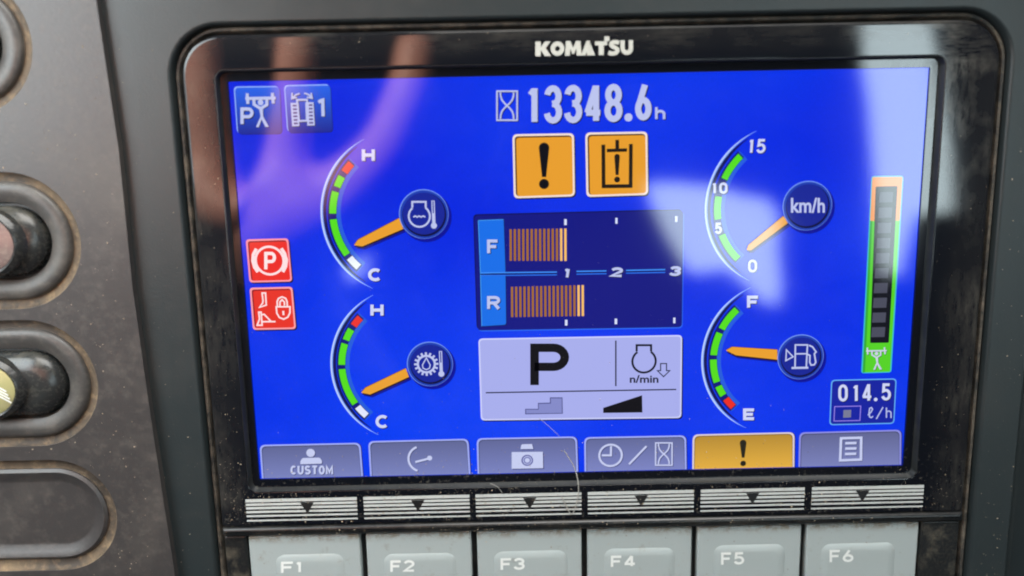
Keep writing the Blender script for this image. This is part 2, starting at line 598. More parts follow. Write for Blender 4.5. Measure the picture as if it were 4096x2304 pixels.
class Graphic:
    """one flat picture element: polygons with colours and layers"""

    def __init__(s, name, z=0.0):
        s.name, s.z, s.v, s.f, s.mi, s.mats, s.k = name, z, [], [], [], [], 0

    def mat(s, m):
        if isinstance(m, tuple):
            m = smat(*m)
        if m not in s.mats:
            s.mats.append(m)
        return s.mats.index(m)

    def tri(s, pts, faces, m, layer):
        s.k += 1
        z = s.z + .02 * layer + .0008 * s.k
        i0 = len(s.v)
        s.v += [(p[0], p[1], z) for p in pts]
        mi = s.mat(m)
        for f in faces:
            if area2([pts[i] for i in f]) < 0:
                f = tuple(reversed(f))
            s.f.append(tuple(i0 + i for i in f))
            s.mi.append(mi)

    def poly(s, pts, m, layer=1):
        t = tessellate_polygon([[Vector((p[0], p[1], 0)) for p in pts]])
        s.tri(pts, [tuple(x) for x in t], m, layer)
        return s

    def stroke(s, pts, w, m, layer=1, closed=False, taper=False):
        P = []
        for p in pts:
            if not P or (Vector(p) - P[-1]).length > 1e-5:
                P.append(Vector(p))
        n = len(P)
        L, Rr = [], []
        for i in range(n):
            a = P[i - 1] if (closed or i > 0) else None
            c = P[(i + 1) % n] if (closed or i < n - 1) else None
            d0 = (P[i] - a).normalized() if a is not None and (P[i] - a).length > 1e-9 else None
            d1 = (c - P[i]).normalized() if c is not None and (c - P[i]).length > 1e-9 else None
            d0 = d0 or d1
            d1 = d1 or d0
            n0, n1 = Vector((-d0.y, d0.x)), Vector((-d1.y, d1.x))
            mm = n0 + n1
            mm = mm.normalized() if mm.length > 1e-6 else n0
            k = 1 / max(.45, mm.dot(n0))
            ww = w / 2
            if taper:
                tt = i / (n - 1)
                ww *= min(1, .12 + 4.5 * min(tt, 1 - tt))
            L.append(P[i] + mm * ww * k)
            Rr.append(P[i] - mm * ww * k)
        pp = [tuple(p) for p in L + Rr]
        fs = [(i, (i + 1) % n, n + (i + 1) % n, n + i) for i in range(n if closed else n - 1)]
        s.tri(pp, fs, m, layer)
        return s

    def disc(s, c, r, m, layer=1, n=28, ry=None):
        return s.poly([(c[0] + r * math.cos(6.28318 * i / n), c[1] + (ry or r) * math.sin(6.28318 * i / n)) for i in range(n)], m, layer)

    def ring(s, c, r, w, m, layer=1, n=40):
        return s.stroke([(c[0] + r * math.cos(6.28318 * i / n), c[1] + r * math.sin(6.28318 * i / n)) for i in range(n)], w, m, layer, True)

    def text(s, t, quad, m, layer=2, bold=0., shear=0., space=1., shadow=None, off=(.16, -.16)):
        v, f = text_mesh(t, bold, shear, space)
        p = [bil(quad, *q) for q in v]
        if shadow:
            s.tri([(a + off[0], c + off[1]) for a, c in p], f, shadow, layer - 1)
        s.tri(p, f, m, layer)
        return s

    def lines(s, strokes, w, m, layer=2, shadow=None, off=(.16, -.16)):
        for st, cl in strokes:
            if shadow:
                s.stroke([(a + off[0], c + off[1]) for a, c in st], w, shadow, layer - 1, cl)
        for st, cl in strokes:
            s.stroke(st, w, m, layer, cl)
        return s

    def build(s, parent):
        return mesh_obj(s.name, s.v, s.f, s.mats, parent, s.mi)


def arcpts(cx, cy, rx, ry, a0, a1, n=10):
    return [(cx + rx * math.cos(math.radians(a0 + (a1 - a0) * i / n)), cy + ry * math.sin(math.radians(a0 + (a1 - a0) * i / n))) for i in range(n + 1)]


# heavy rounded digits as strokes in a unit box (x right, y up)
GL = {
    '0': [(arcpts(.5, .68, .5, .32, 0, 180) + arcpts(.5, .32, .5, .32, 180, 360), True)],
    '1': [([(.0, .83), (.5, .98)], False), ([(.62, 1.05), (.62, -.06)], False)],
    '3': [(arcpts(.48, .755, .48, .245, 170, -60, 12) + [(.42, .52)], False), ([(.42, .52)] + arcpts(.48, .26, .52, .26, 75, -172, 12), False)],
    '4': [([(.72, 1.04), (.0, .2)], False), ([(-.1, .2), (1.1, .2)], False), ([(.74, 1.06), (.74, -.06)], False)],
    '5': [([(1.0, 1), (.18, 1), (.12, .56)] + arcpts(.48, .31, .52, .31, 120, -160, 14), False)],
    '6': [(arcpts(.5, .28, .5, .28, 0, 360, 20)[:-1], True), ([(.66, 1.05), (.04, .36)], False)],
    '8': [(arcpts(.5, .76, .44, .24, 0, 360, 20)[:-1], True), (arcpts(.5, .26, .5, .26, 0, 360, 20)[:-1], True)],
    '2': [(arcpts(.5, .72, .5, .28, 165, -25, 12) + [(.0, .0), (1.08, .0)], False)],
    'H': [([(0, -.09), (0, 1.09)], False), ([(1, -.09), (1, 1.09)], False), ([(0, .5), (1, .5)], False)],
    'C': [(arcpts(.52, .5, .52, .5, 48, 312, 18), False)],
    'O': [(arcpts(.5, .5, .5, .5, 0, 360, 24)[:-1], True)],
    'F': [([(0, -.09), (0, 1), (1.08, 1)], False), ([(0, .5), (.92, .5)], False)],
    'E': [([(1.08, 0), (0, 0), (0, 1), (1.08, 1)], False), ([(0, .5), (.95, .5)], False)],
    'R': [([(0, -.09), (0, 1), (.55, 1)] + arcpts(.6, .74, .36, .26, 90, -90, 10) + [(0, .48)], False), ([(.5, .48), (.98, -.08)], False)],
    'U': [([(0, 1.09)] + arcpts(.5, .36, .5, .36, 180, 360, 12) + [(1, 1.09)], False)],
    'S': [(arcpts(.5, .75, .46, .25, 25, 250, 10) + arcpts(.5, .25, .5, .25, 70, -155, 10), False)],
    'T': [([(-.09, 1), (1.09, 1)], False), ([(.5, 1), (.5, -.09)], False)],
    'M': [([(0, -.09), (0, 1), (.5, .2), (1, 1), (1, -.09)], False)],
    'h': [([(0, -.06), (0, 1.06)], False), ([(0, .42)] + arcpts(.5, .42, .5, .26, 180, 0, 10) + [(1, -.08)], False)],
    'P': [([(.0, -.1), (.0, 1.0)] + [(.6, 1.0)] + arcpts(.62, .72, .38, .28, 90, -90, 12) + [(.0, .44)], False)],
}


def glyph(g, ch, quad, w, m, layer=3, shadow=None, off=(.18, -.18)):
    W = (Vector(quad[1]) - Vector(quad[0])).length
    H = (Vector(quad[0]) - Vector(quad[3])).length
    iu, iv = w / 2 / W, w / 2 / H
    st = [([bil(quad, iu + u * (1 - 2 * iu), iv + v * (1 - 2 * iv)) for u, v in s], c) for s, c in GL[ch]]
    return g.lines(st, w, m, layer, shadow, off)


GWD = {'1': .55, 'M': 1.2, '.': .3}


def word(g, t, quad, w, m, layer=3, shadow=None, gap=.28, off=(.16, -.16), slant=0.):
    tot = sum(GWD.get(ch, 1) for ch in t) + gap * (len(t) - 1)
    x = 0
    for ch in t:
        a, c = x / tot, (x + GWD.get(ch, 1)) / tot
        q = [bil(quad, a, 1), bil(quad, c, 1), bil(quad, c, 0), bil(quad, a, 0)]
        hh = (Vector(q[0]) - Vector(q[3])).length * slant
        q = [(q[0][0] + hh, q[0][1]), (q[1][0] + hh, q[1][1]), q[2], q[3]]
        glyph(g, ch, q, w, m, layer, shadow, off)
        x += GWD.get(ch, 1) + gap


# ---- the keys -----------------------------------------------------------
M_keyz = 1.6
for i, (x0, x1) in enumerate(KX):
    k = block("function_key", x0, OY0 + 2.2, x1, -59.75, -.6, M_keyz, M_key, mon, bev=.28, r=.3)
    k["label"] = "grey rubber key marked F%d" % (i + 1)
    px0, px1, py0 = ((1111, 1366, 2228), (1543, 1813, 2225), (1984, 2260, 2215), (2426, 2690, 2204), (2864, 3131, 2190), (3295, 3572, 2184))[i]
    a0, a1 = at(px0, py0, M_keyz), at(px1, py0, M_keyz)
    yt = a0[1]
    yb = yt - 11.0
    R = lambda g, rr=2.0: rrect(a0[0] + g, yb + g, a1[0] - g, yt - g, max(.4, rr - g * .6), 6)
    loft("key_pad", [(R(-.7), M_keyz - .1), (R(-.5), M_keyz + .04), (R(.1), M_keyz + .2), (R(.8), M_keyz + .36), (R(1.4), M_keyz + .38), (R(2.6), M_keyz + .34)], M_key, k, cap_end=True, smooth=True)
    t0, t1, t2, t3 = ((1124, 1210, 2247, 2293), (1561, 1658, 2242, 2289), (2002, 2099, 2233, 2281), (2443, 2541, 2223, 2269), (2884, 2977, 2210, 2260), (3318, 3414, 2200, 2250))[i]
    zc = M_keyz + .44
    g = Graphic("key_lettering", zc)
    word(g, "F%d" % (i + 1), [at(t0, t2, zc), at(t1, t2 - 2, zc), at(t1, t3 - 2, zc), at(t0, t3, zc)], .62, M_caption, 0, gap=.2)
    g.build(k)

# ---- printed stripes and arrows above the keys ----------------------------
SB = (0, .14, .19, .295, .35, .455, .53, .625, .72, .80, .93, 1.)
SX = ((-79.5, -53.25), (-51.7, -26.65), (-25.2, -.2), (1.3, 26.4), (28.0, 52.6), (54.3, 80.8))
for i, (x0, x1) in enumerate(SX):
    g = Graphic("stripe_label", 2.012)
    yt, yb = -50.05, -55.65
    for j in range(6):
        a, c = yt + (yb - yt) * SB[2 * j], yt + (yb - yt) * SB[2 * j + 1]
        g.tri([(x0, c), (x1, c), (x1, a), (x0, a)], [(0, 1, 2, 3)], M_white, 0)
    tx = at((1229, 1672, 2119, 2565, 3009, 3447)[i], 2030, 2)[0]
    g.poly([(tx - 1.6, yt - 1.1), (tx, yb + 1.6), (tx + 1.6, yt - 1.1)], M_mark, 1)
    g.build(mon)

# ---- the maker's wordmark --------------------------------------------------
LG = Region(2000, 0, 1.61, 2.0)
LQ = [LG(228, 268), LG(858, 258), LG(858, 352), LG(228, 362)]
lg = Graphic("wordmark", 2.012)


def lp(pts):
    lg.poly([bil(LQ, x / 630, 1 - y / 94) for x, y in pts], M_logo, 0)


lp([(0, 0), (34, 0), (34, 94), (0, 94)])
lp([(34, 38), (62, 0), (97, 0), (66, 43), (100, 94), (60, 94), (34, 54)])
lo_ = [bil(LQ, (142 + 30 * math.cos(a / 24 * 6.2832)) / 630, .5 + (31.5 * math.sin(a / 24 * 6.2832)) / 94) for a in range(24)]
lg.stroke(lo_, .92, M_logo, 0, True)
lp([(190, 94), (197, 0), (225, 0), (243, 44), (262, 0), (290, 0), (297, 94), (266, 94), (264, 48), (250, 82), (237, 82), (224, 48), (221, 94)])
lp([(293, 94), (329, 0), (352, 0), (352, 94), (332, 94), (332, 70), (322, 94)])
lp([(352, 0), (352, 94), (384, 94), (348, 2)])
lp([(384, 5), (462, 5), (462, 30), (440, 30), (440, 94), (408, 94), (408, 30), (384, 30)])
lp([(444, -26), (476, -26), (476, 4), (444, 4)])
sc_ = lambda x, y: bil(LQ, x / 630, 1 - y / 94)
lg.stroke([sc_(x, y) for x, y in ((538, 16), (520, 11), (503, 11), (490, 18), (488, 29), (497, 39), (514, 47), (527, 56), (529, 68), (520, 80), (505, 84), (486, 84), (470, 78))], .84, M_logo, 0)
lg.stroke([sc_(x, y) for x, y in ((561, 0), (561, 52), (566, 68), (577, 78), (590, 80), (603, 77), (612, 67), (615, 52), (615, 0))], .92, M_logo, 0)
lg.build(mon)

# ---------------------------------------------------------------- the lit display
BLUE = (2, 22, 240)
NAVY = (14, 24, 128)
DARK = (6, 8, 40)
PALE = (188, 196, 238)
PALE2 = (170, 180, 245)
LBLUE = (60, 120, 235)
SKY = (20, 110, 232)
GREEN = (84, 222, 24)
RED = (236, 44, 34)
AMBER = (232, 158, 42)
BLACK = (6, 6, 10)
GREYV = (116, 124, 180)

M_lcd, n, l, b = new_mat("display_panel")
b.inputs["Base Color"].default_value = (.004, .004, .006, 1)
b.inputs["Roughness"].default_value = SCREEN_ROUGH
big_ = ramp(n, l, noise(n, l, 11, 2, .5), .35, .68)
fine = ramp(n, l, noise(n, l, 3600, 2, .5, stretch=(1, 1, .3)), .35, .65)
px_ = math_node(n, l, 'SINE', math_node(n, l, 'MULTIPLY', xyz(n, l)[0], 2 * math.pi / .0001905))
base_ = mixc(n, l, big_, srgb(0, 34, 224), srgb(0, 62, 246))
film_ = math_node(n, l, 'MULTIPLY', ramp(n, l, noise(n, l, 26, 6, .7), .38, .72), ramp(n, l, noise(n, l, 300, 5, .75, stretch=(.5, 1, 1)), .25, .75))
l.new(mixc(n, l, film_, (.003, .003, .005, 1), (.014, .018, .020, 1)), b.inputs["Base Color"])
grid_ = math_node(n, l, 'ADD', math_node(n, l, 'MULTIPLY_ADD', px_, .10, .94), math_node(n, l, 'MULTIPLY', fine, .08))
l.new(base_, b.inputs["Emission Color"])
l.new(grid_, b.inputs["Emission Strength"])
scr = block("screen", -76.25, -45.8, 76.25, 45.75, -2.5, 0, M_lcd, mon, bev=.02, r=.1)
scr.modifiers.clear()
scr.data.polygons.foreach_set("use_smooth", [False] * len(scr.data.polygons))


def badge(g, q, fill, border, bw, r, layer=1, shadow=DARK, inner=None):
    if shadow:
        g.poly(rpoly([(x + .28, y - .28) for x, y in q], r), shadow, layer)
    g.poly(rpoly(q, r), border, layer)
    c = Vector((sum(p[0] for p in q) / 4, sum(p[1] for p in q) / 4))

    def ins(d, sh=(0, 0)):
        out = []
        for p in q:
            v = Vector(p) - c
            out.append((p[0] - math.copysign(d, v.x) + sh[0], p[1] - math.copysign(d, v.y) + sh[1]))
        return out
    if inner:
        g.poly(rpoly(ins(bw), r * .8), inner, layer + 1)
        g.poly(rpoly(ins(bw + .15, (.17, -.17)), r * .7), fill, layer + 1)
    else:
        g.poly(rpoly(ins(bw), r * .8), fill, layer + 1)
    return g


# weightlifter pictogram, used twice
def lifter(g, Rg, T, w, m, sh, layer=4):
    f = lambda *a: [Rg(*T(a[i], a[i + 1])) for i in range(0, len(a), 2)]
    st = [(f(395, 455, 980, 445), False), (f(430, 355, 445, 560), False), (f(915, 345, 935, 550), False),
          (f(560, 440, 565, 570, 690, 650, 810, 575, 810, 430), False)]
    g.lines(st, w, m, layer, sh, (.12, -.12))
    for P_ in (f(600, 1005, 690, 800, 660, 640, 735, 635, 740, 800, 850, 1000, 785, 1005, 708, 860, 655, 1010),):
        g.poly([(x + .12, y - .12) for x, y in P_], sh, layer - 1)
        g.poly(P_, m, layer)
    c = f(690, 530)[0]
    g.disc(c, Rg.w(T(52, 0)[0] - T(0, 0)[0]), m, layer + 1)


# -- working-mode button
g_ = sgrad("display_button_blue", (40, 100, 235), (26, 38, 148))
g = Graphic("mode_button")
q = N1.pts(180, 235, 1045, 225, 1090, 1125, 245, 1135)
g.poly(rpoly([(x - .12, y + .14) for x, y in q], .9), (150, 185, 255), 1)
g.poly(rpoly([(x + .22, y - .2) for x, y in q], .9), (30, 24, 70), 1)
g.poly(rpoly([(x + .1, y - .1) for x, y in q], .9), g_, 2)
lifter(g, N1, lambda x, y: (x, y), .66, PALE, DARK)
glyph(g, 'P', N1.box(300, 625, 555, 955), .72, PALE, 4, DARK)
g.build(scr)
# -- travel-mode button
g = Graphic("travel_button")
q = N1.pts(1150, 210, 2025, 190, 2070, 1090, 1215, 1110)
g.poly(rpoly([(x - .12, y + .14) for x, y in q], .9), (150, 185, 255), 1)
g.poly(rpoly([(x + .22, y - .2) for x, y in q], .9), (30, 24, 70), 1)
g.poly(rpoly([(x + .1, y - .1) for x, y in q], .9), g_, 2)
for q in (N1.pts(1268, 540, 1412, 538, 1440, 988, 1300, 992), N1.pts(1590, 528, 1712, 526, 1738, 975, 1590, 978)):
    g.poly([(x + .14, y - .14) for x, y in q], DARK, 3)
    g.poly(q, PALE, 4)
    for i in range(6):
        v0 = .88 - i * .152
        g.poly([bil(q, .26, v0 + .035), bil(q, .80, v0 + .035), bil(q, .80, v0 - .035), bil(q, .26, v0 - .035)], (70, 50, 130), 5)
g.lines([(N1.pts(1400, 540, 1392, 482, 1582, 478, 1590, 530), False), (N1.pts(1425, 890, 1590, 882), False), (N1.pts(1405, 540, 1432, 890), False), (N1.pts(1572, 530, 1585, 880), False)], .42, PALE, 4, DARK)
g.lines([(N1.pts(1445, 360, 1370, 385, 1300, 450), False), (N1.pts(1300, 345, 1295, 455, 1390, 435), False),
         (N1.pts(1530, 350, 1610, 375, 1680, 440), False), (N1.pts(1665, 345, 1685, 448, 1585, 430), False)], .34, PALE, 4, DARK)
g.lines([(N1.pts(1810, 530, 1850, 500, 1890, 488, 1898, 800), False)], .74, PALE, 4, DARK)
g.build(scr)

# -- warning squares on the left
g = Graphic("parking_brake_icon")
badge(g, N2.pts(105, 185, 655, 170, 705, 728, 155, 742), RED, (255, 150, 165), .42, .8, inner=(150, 20, 30))
c = N2(415, 458)
g.ring(c, N2.w(180), .52, (255, 226, 228), 4)
g.stroke(N2.pts(245, 305, 205, 380, 198, 460, 222, 545, 265, 605), .72, (255, 226, 228), 4)
g.stroke(N2.pts(565, 300, 608, 365, 632, 450, 622, 530, 585, 605), .72, (255, 226, 228), 4)
glyph(g, 'P', N2.box(345, 345, 498, 572), .74, (255, 232, 232), 4)
g.build(scr)
g = Graphic("lever_lock_icon")
badge(g, N2.pts(155, 808, 708, 795, 755, 1340, 200, 1352), (232, 52, 36), (255, 160, 165), .42, .8, inner=(150, 24, 30))
W_ = (255, 226, 228)
ww = .36
g.stroke(N2.pts(318, 875, 362, 875, 372, 1030, 285, 1060, 325, 1005, 330, 975), ww, W_, 4, True)
g.stroke(N2.pts(275, 1122, 305, 1122, 318, 1290, 255, 1290, 285, 1210), ww, W_, 4, True)
g.stroke(N2.pts(312, 1155, 345, 1150, 432, 1240), ww, W_, 4)
g.stroke(N2.pts(318, 1245, 490, 1243), ww, W_, 4)
g.stroke(N2.pts(500, 1052, 678, 1052, 676, 1130, 650, 1185, 596, 1212, 540, 1190, 508, 1135), ww, W_, 4, True)
g.stroke(N2.pts(515, 1050, 512, 985, 530, 945, 575, 925, 622, 945, 640, 985, 642, 1050), ww, W_, 4)
g.stroke(N2.pts(548, 1050, 548, 990, 575, 962, 605, 990, 608, 1050), ww, W_, 4)
g.stroke(N2.pts(590, 1105, 594, 1160), .45, W_, 4)
g.build(scr)


# -- gauges
def circle3(a, b_, c):
    ax, ay, bx, by, cx, cy = *a, *b_, *c
    d = 2 * (ax * (by - cy) + bx * (cy - ay) + cx * (ay - by))
    ux = ((ax * ax + ay * ay) * (by - cy) + (bx * bx + by * by) * (cy - ay) + (cx * cx + cy * cy) * (ay - by)) / d
    uy = ((ax * ax + ay * ay) * (cx - bx) + (bx * bx + by * by) * (ax - cx) + (cx * cx + cy * cy) * (bx - ax)) / d
    return (ux, uy), math.hypot(ax - ux, ay - uy)


def ang(c, p):
    a = math.atan2(p[1] - c[1], p[0] - c[0])
    return a if a > 0 else a + 2 * math.pi


def arc(c, r, a0, a1, n=20):
    return [(c[0] + r * math.cos(a0 + (a1 - a0) * i / n), c[1] + r * math.sin(a0 + (a1 - a0) * i / n)) for i in range(n + 1)]


def gauge(name, Rg, arc3, segs, segw, marks, hub, hubr, needle):
    g = Graphic(name + "_scale")
    c, r = circle3(*[Rg(*p) for p in arc3])
    a0, a1 = ang(c, Rg(*arc3[0])), ang(c, Rg(*arc3[2]))
    g.stroke(arc(c, r - .55, a0 + .12, a1 - .12, 30), .9, (8, 14, 90), 1, taper=True)
    g.stroke(arc(c, r + .05, a0, a1, 40), .62, (120, 160, 250), 2, taper=True)
    g.stroke(arc(c, r + .12, a0 + .1, a1 - .1, 40), .26, (200, 215, 255), 3, taper=True)
    rs = sum(math.hypot(Rg(*p)[0] - c[0], Rg(*p)[1] - c[1]) for s in segs for p in s[:2]) / (2 * len(segs))
    w = Rg.w(segw)
    b0, b1 = ang(c, Rg(*segs[0][0])), ang(c, Rg(*segs[-1][1]))
    g.stroke(arc(c, rs - w * .25, b0 - .035, b1 + .035, 30), w * 1.75, (36, 92, 220), 1)
    g.stroke(arc(c, rs + w * .15, b0 - .02, b1 + .02, 30), w * 1.25, (10, 22, 120), 2)
    for p0, p1, col in segs:
        t0, t1 = ang(c, Rg(*p0)), ang(c, Rg(*p1))
        d = .10 / rs
        g.stroke(arc(c, rs, t0 - d, t1 + d, 10), w + .22, (10, 30, 40), 3)
        g.stroke(arc(c, rs, t0, t1, 10), w, col, 4)
    g.build(scr)
    for t, x0, y0, x1, y1 in marks:
        m_ = Graphic("gauge_mark")
        word(m_, t, Rg.box(x0, y0, x1, y1), .74 if t in "HCFE" else .56, (206, 212, 248), 8, (24, 24, 60), off=(.2, -.2), slant=.08 if t == "15" else 0)
        m_.build(scr)
    nd = Graphic(name + "_needle")
    P_ = Rg.pts(*needle)
    nd.poly([(x + .5, y - .75) for x, y in P_], (4, 12, 150), 5)
    nd.poly([(x + .1, y - .38) for x, y in P_], (30, 18, 20), 6)
    nd.poly([(x - .05, y + .14) for x, y in P_], (60, 40, 20), 6)
    nd.poly(P_, (234, 160, 44), 7)
    nd.build(scr)
    hb = Graphic(name + "_hub")
    c = Rg(*hub)
    r = Rg.w(hubr)
    hb.disc((c[0] + .5, c[1] - .6), r * 1.03, (4, 12, 150), 8, 40)
    hb.disc(c, r, (110, 145, 235), 9, 44)
    hb.disc((c[0] + .06, c[1] - .08), r - .16, (28, 62, 178), 9, 44)
    hb.disc((c[0] + .12, c[1] - .14), r - .62, (6, 10, 66), 10, 44)
    hb.disc((c[0] + .0, c[1] + .12), r - .86, (20, 36, 150), 10, 44)
    return hb


def thermo(g, Rg, x, y0, y1, w):
    a, c = Rg(x, y0), Rg(x + (y1 - y0) * .04, y1)
    m_ = ((a[0] + c[0]) / 2, (a[1] + c[1]) / 2)
    g.stroke([a, c], w, PALE, 11)
    g.stroke([(a[0], a[1] - .15), m_], w * .36, (20, 36, 150), 12)
    g.disc(c, w * .95, PALE, 12)


R_, G_, WH = RED, GREEN, (225, 230, 255)
h = gauge("coolant_gauge", A, ((925, 470), (668, 900), (980, 1378)),
          [((848, 617), (808, 670), R_), ((792, 698), (763, 760), G_), ((748, 788), (737, 922), G_), ((743, 957), (820, 1173), G_), ((833, 1195), (893, 1248), WH)], 42,
          [("H", 912, 525, 992, 605), ("C", 950, 1255, 1037, 1335)], (1290, 925), 150,
          (1140, 950, 1165, 1015, 915, 1122, 865, 1115, 888, 1082))
h.stroke(A.pts(1220, 885, 1220, 850, 1302, 850, 1302, 885), .42, PALE, 11)
c = A(1263, 938)
h.stroke(arcpts(c[0], c[1], A.w(64), A.w(64), 128, 412, 30), .42, PALE, 11)
h.stroke(A.pts(1226, 943, 1238, 936, 1250, 943, 1262, 936, 1274, 943, 1286, 936, 1300, 943), .3, PALE, 11)
thermo(h, A, 1346, 842, 995, .72)
h.build(scr)
h = gauge("oil_gauge", B, ((955, 130), (688, 590), (990, 1028)),
          [((872, 275), (828, 325), R_), ((812, 350), (783, 420), G_), ((765, 440), (757, 578), G_), ((763, 605), (838, 828), G_), ((852, 850), (912, 905), WH)], 44,
          [("H", 937, 185, 1022, 265), ("C", 970, 900, 1058, 985)], (1320, 572), 152,
          (1165, 600, 1185, 655, 935, 768, 878, 757, 905, 725))
c = B(1297, 572)
h.ring(c, B.w(56), .5, PALE, 11)
for i in range(16):
    a = i * math.pi / 8
    h.stroke([(c[0] + B.w(58) * math.cos(a), c[1] + B.w(58) * math.sin(a)), (c[0] + B.w(80) * math.cos(a), c[1] + B.w(80) * math.sin(a))], .48, PALE, 11)
h.stroke(B.pts(1297, 532, 1322, 578, 1318, 598, 1297, 608, 1276, 598, 1272, 578), .26, PALE, 11, True)
thermo(h, B, 1388, 488, 635, .72)
h.build(scr)
h = gauge("speed_gauge", E1, ((628, 145), (240, 750), (575, 1298)),
          [((510, 340), (383, 515), G_), ((332, 650), (328, 825), G_), ((365, 945), (485, 1130), G_)], 50,
          [("15", 565, 205, 695, 315), ("10", 285, 540, 405, 628), ("5", 305, 850, 362, 938), ("0", 562, 1135, 632, 1235)], (1020, 720), 190,
          (835, 800, 875, 850, 585, 1065, 552, 1062, 565, 1025))
h.text("km/h", E1.box(893, 658, 1155, 775), PALE, 12, bold=.022)
h.build(scr)
h = gauge("fuel_gauge", E2, ((548, 92), (200, 600), (512, 1105)),
          [((448, 250), (333, 388), G_), ((317, 418), (283, 580), G_), ((282, 612), (303, 775), G_), ((318, 803), (352, 868), G_), ((370, 895), (420, 955), R_)], 50,
          [("F", 520, 148, 605, 240), ("E", 492, 965, 577, 1050)], (907, 592), 172,
          (740, 540, 740, 612, 440, 580, 368, 545, 412, 520))
h.stroke(N3.pts(518, 490, 522, 228, 662, 228, 648, 490), .36, PALE, 11)
h.stroke(N3.pts(478, 495, 672, 492), .5, PALE, 11)
h.stroke(N3.pts(522, 332, 655, 330), .34, PALE, 11)
h.stroke(N3.pts(660, 335, 690, 350, 688, 430, 705, 462, 740, 458, 758, 430, 742, 330, 762, 310, 720, 250, 678, 232), .36, PALE, 11)
h.stroke(N3.pts(418, 285, 412, 410, 495, 365), .32, PALE, 11, True)
h.build(scr)

# -- hour meter
g = Graphic("hour_meter_hourglass")


def hourglass(g, Rg, x0, y0, x1, y1, w, m, sh, layer):
    X = lambda u, v: Rg(x0 + (x1 - x0) * u, y0 + (y1 - y0) * v)
    g.lines([([X(0, 0), X(1, 0), X(1, 1), X(0, 1)], True),
             ([X(.17, .04), X(.18, .17), X(.25, .31), X(.39, .43), X(.5, .5), X(.61, .57), X(.75, .69), X(.82, .83), X(.83, .96)], False),
             ([X(.83, .04), X(.82, .17), X(.75, .31), X(.61, .43), X(.5, .5), X(.39, .57), X(.25, .69), X(.18, .83), X(.17, .96)], False)], w, m, layer, sh)


hourglass(g, C5, 250, 208, 396, 418, .36, PALE, DARK, 3)
g.build(scr)
for ch, x0, y0, x1, y1 in (('1', 470, 175, 562, 440), ('3', 592, 165, 722, 443), ('3', 738, 162, 868, 440), ('4', 882, 158, 1012, 432), ('8', 1028, 155, 1160, 432), ('6', 1250, 150, 1370, 420)):
    g = Graphic("hour_meter_digit")
    glyph(g, ch, C5.box(x0, y0, x1, y1), C5.w(43), PALE, 4, DARK, (.22, -.24))
    if ch == '8':
        g.disc(C5(1202, 398), C5.w(28), PALE, 4)
    g.build(scr)
g = Graphic("hour_meter_unit")
glyph(g, "h", C5.box(1395, 318, 1470, 415), .58, (180, 188, 240), 3, DARK)
g.build(scr)


def exclaim(g, Rg, x, y0, y1, r0, r1, yd, rd, m, layer):
    top = [Rg(x + r0 * math.cos(math.radians(a)), y0 + r0 - r0 * math.sin(math.radians(a))) for a in range(180, -1, -20)]
    g.poly(top + [Rg(x + r1, y1), Rg(x - r1, y1)], m, layer)
    g.disc(Rg(x, yd), Rg.w(rd), m, layer)


g = Graphic("caution_icon")
badge(g, C5.pts(362, 520, 808, 512, 815, 970, 372, 985), AMBER, (246, 226, 214), .46, 1.1, inner=(70, 40, 10))
exclaim(g, C5, 591, 580, 830, 38, 15, 880, 36, BLACK, 4)
g.build(scr)
g = Graphic("hydraulic_filter_icon")
badge(g, C5.pts(890, 508, 1340, 500, 1345, 960, 898, 975), AMBER, (246, 226, 214), .46, 1.1, inner=(70, 40, 10))
K_ = (30, 22, 8)
g.stroke(C5.pts(1020, 595, 1022, 897, 1218, 895, 1220, 590), C5.w(27), K_, 4)
g.stroke(C5.pts(1121, 560, 1121, 628), C5.w(27), K_, 4)
g.stroke(C5.pts(1045, 638, 1192, 634), C5.w(24), K_, 4)
exclaim(g, C5, 1120, 662, 815, 20, 11, 848, 21, K_, 4)
g.build(scr)

# -- circuit pressure bars
g = Graphic("bar_panel")
q = [C5(84, 1108), C5(1600, 1070), D(1338, 470), D(92, 490)]
g.poly(rpoly([(x - .2, y + .25) for x, y in q], 1), (4, 6, 70), 1)
g.poly(rpoly([(x + .2, y - .3) for x, y in q], 1), (40, 100, 240), 1)
g.poly(rpoly(q, .9), (12, 18, 128), 2)
g.build(scr)
for nm, q, ch, cq in (("F", [C5(115, 1145), C5(298, 1138), D(262, 138), D(110, 146)], "F", C5.box(178, 1282, 260, 1385)),
                      ("R", [D(110, 152), D(262, 146), D(266, 455), D(118, 465)], "R", D.box(150, 280, 232, 362))):
    g = Graphic("bar_tab")
    g.poly([(x + .15, y - .15) for x, y in q], (8, 16, 90), 3)
    g.poly(rpoly(q, .5), SKY, 4)
    g.stroke([q[3], q[0], q[1]], .16, (70, 160, 250), 5)
    glyph(g, ch, cq, .7, PALE, 6, (10, 30, 90))
    g.build(scr)
for i in range(14):
    x = 340 + i * 30.5
    g = Graphic("pressure_bar")
    g.poly(C5.pts(x, 1208 - i * .4, x + 17, 1208 - i * .4, x + 18, 1437, x + 1, 1437), (250, 192, 104) if i > 11 else (164, 106, 46), 4)
    g.build(scr)
for i in range(18):
    x = 295 + i * 25.35
    g = Graphic("pressure_bar")
    g.poly(D.pts(x, 224 - i * .6, x + 14, 224 - i * .6, x + 15, 409 - i * .4, x + 1, 409 - i * .4), (250, 192, 104) if i > 15 else (164, 106, 46), 4)
    g.build(scr)
g = Graphic("bar_scale")
for Rg, bx in ((C5, (737, 1135, 755, 1178)), (C5, (1107, 1125, 1123, 1168)), (C5, (1540, 1113, 1557, 1155)), (D, (625, 425, 640, 460)), (D, (928, 418, 943, 452)), (D, (1285, 412, 1298, 446))):
    g.poly(Rg.box(*bx), (215, 222, 255), 4)
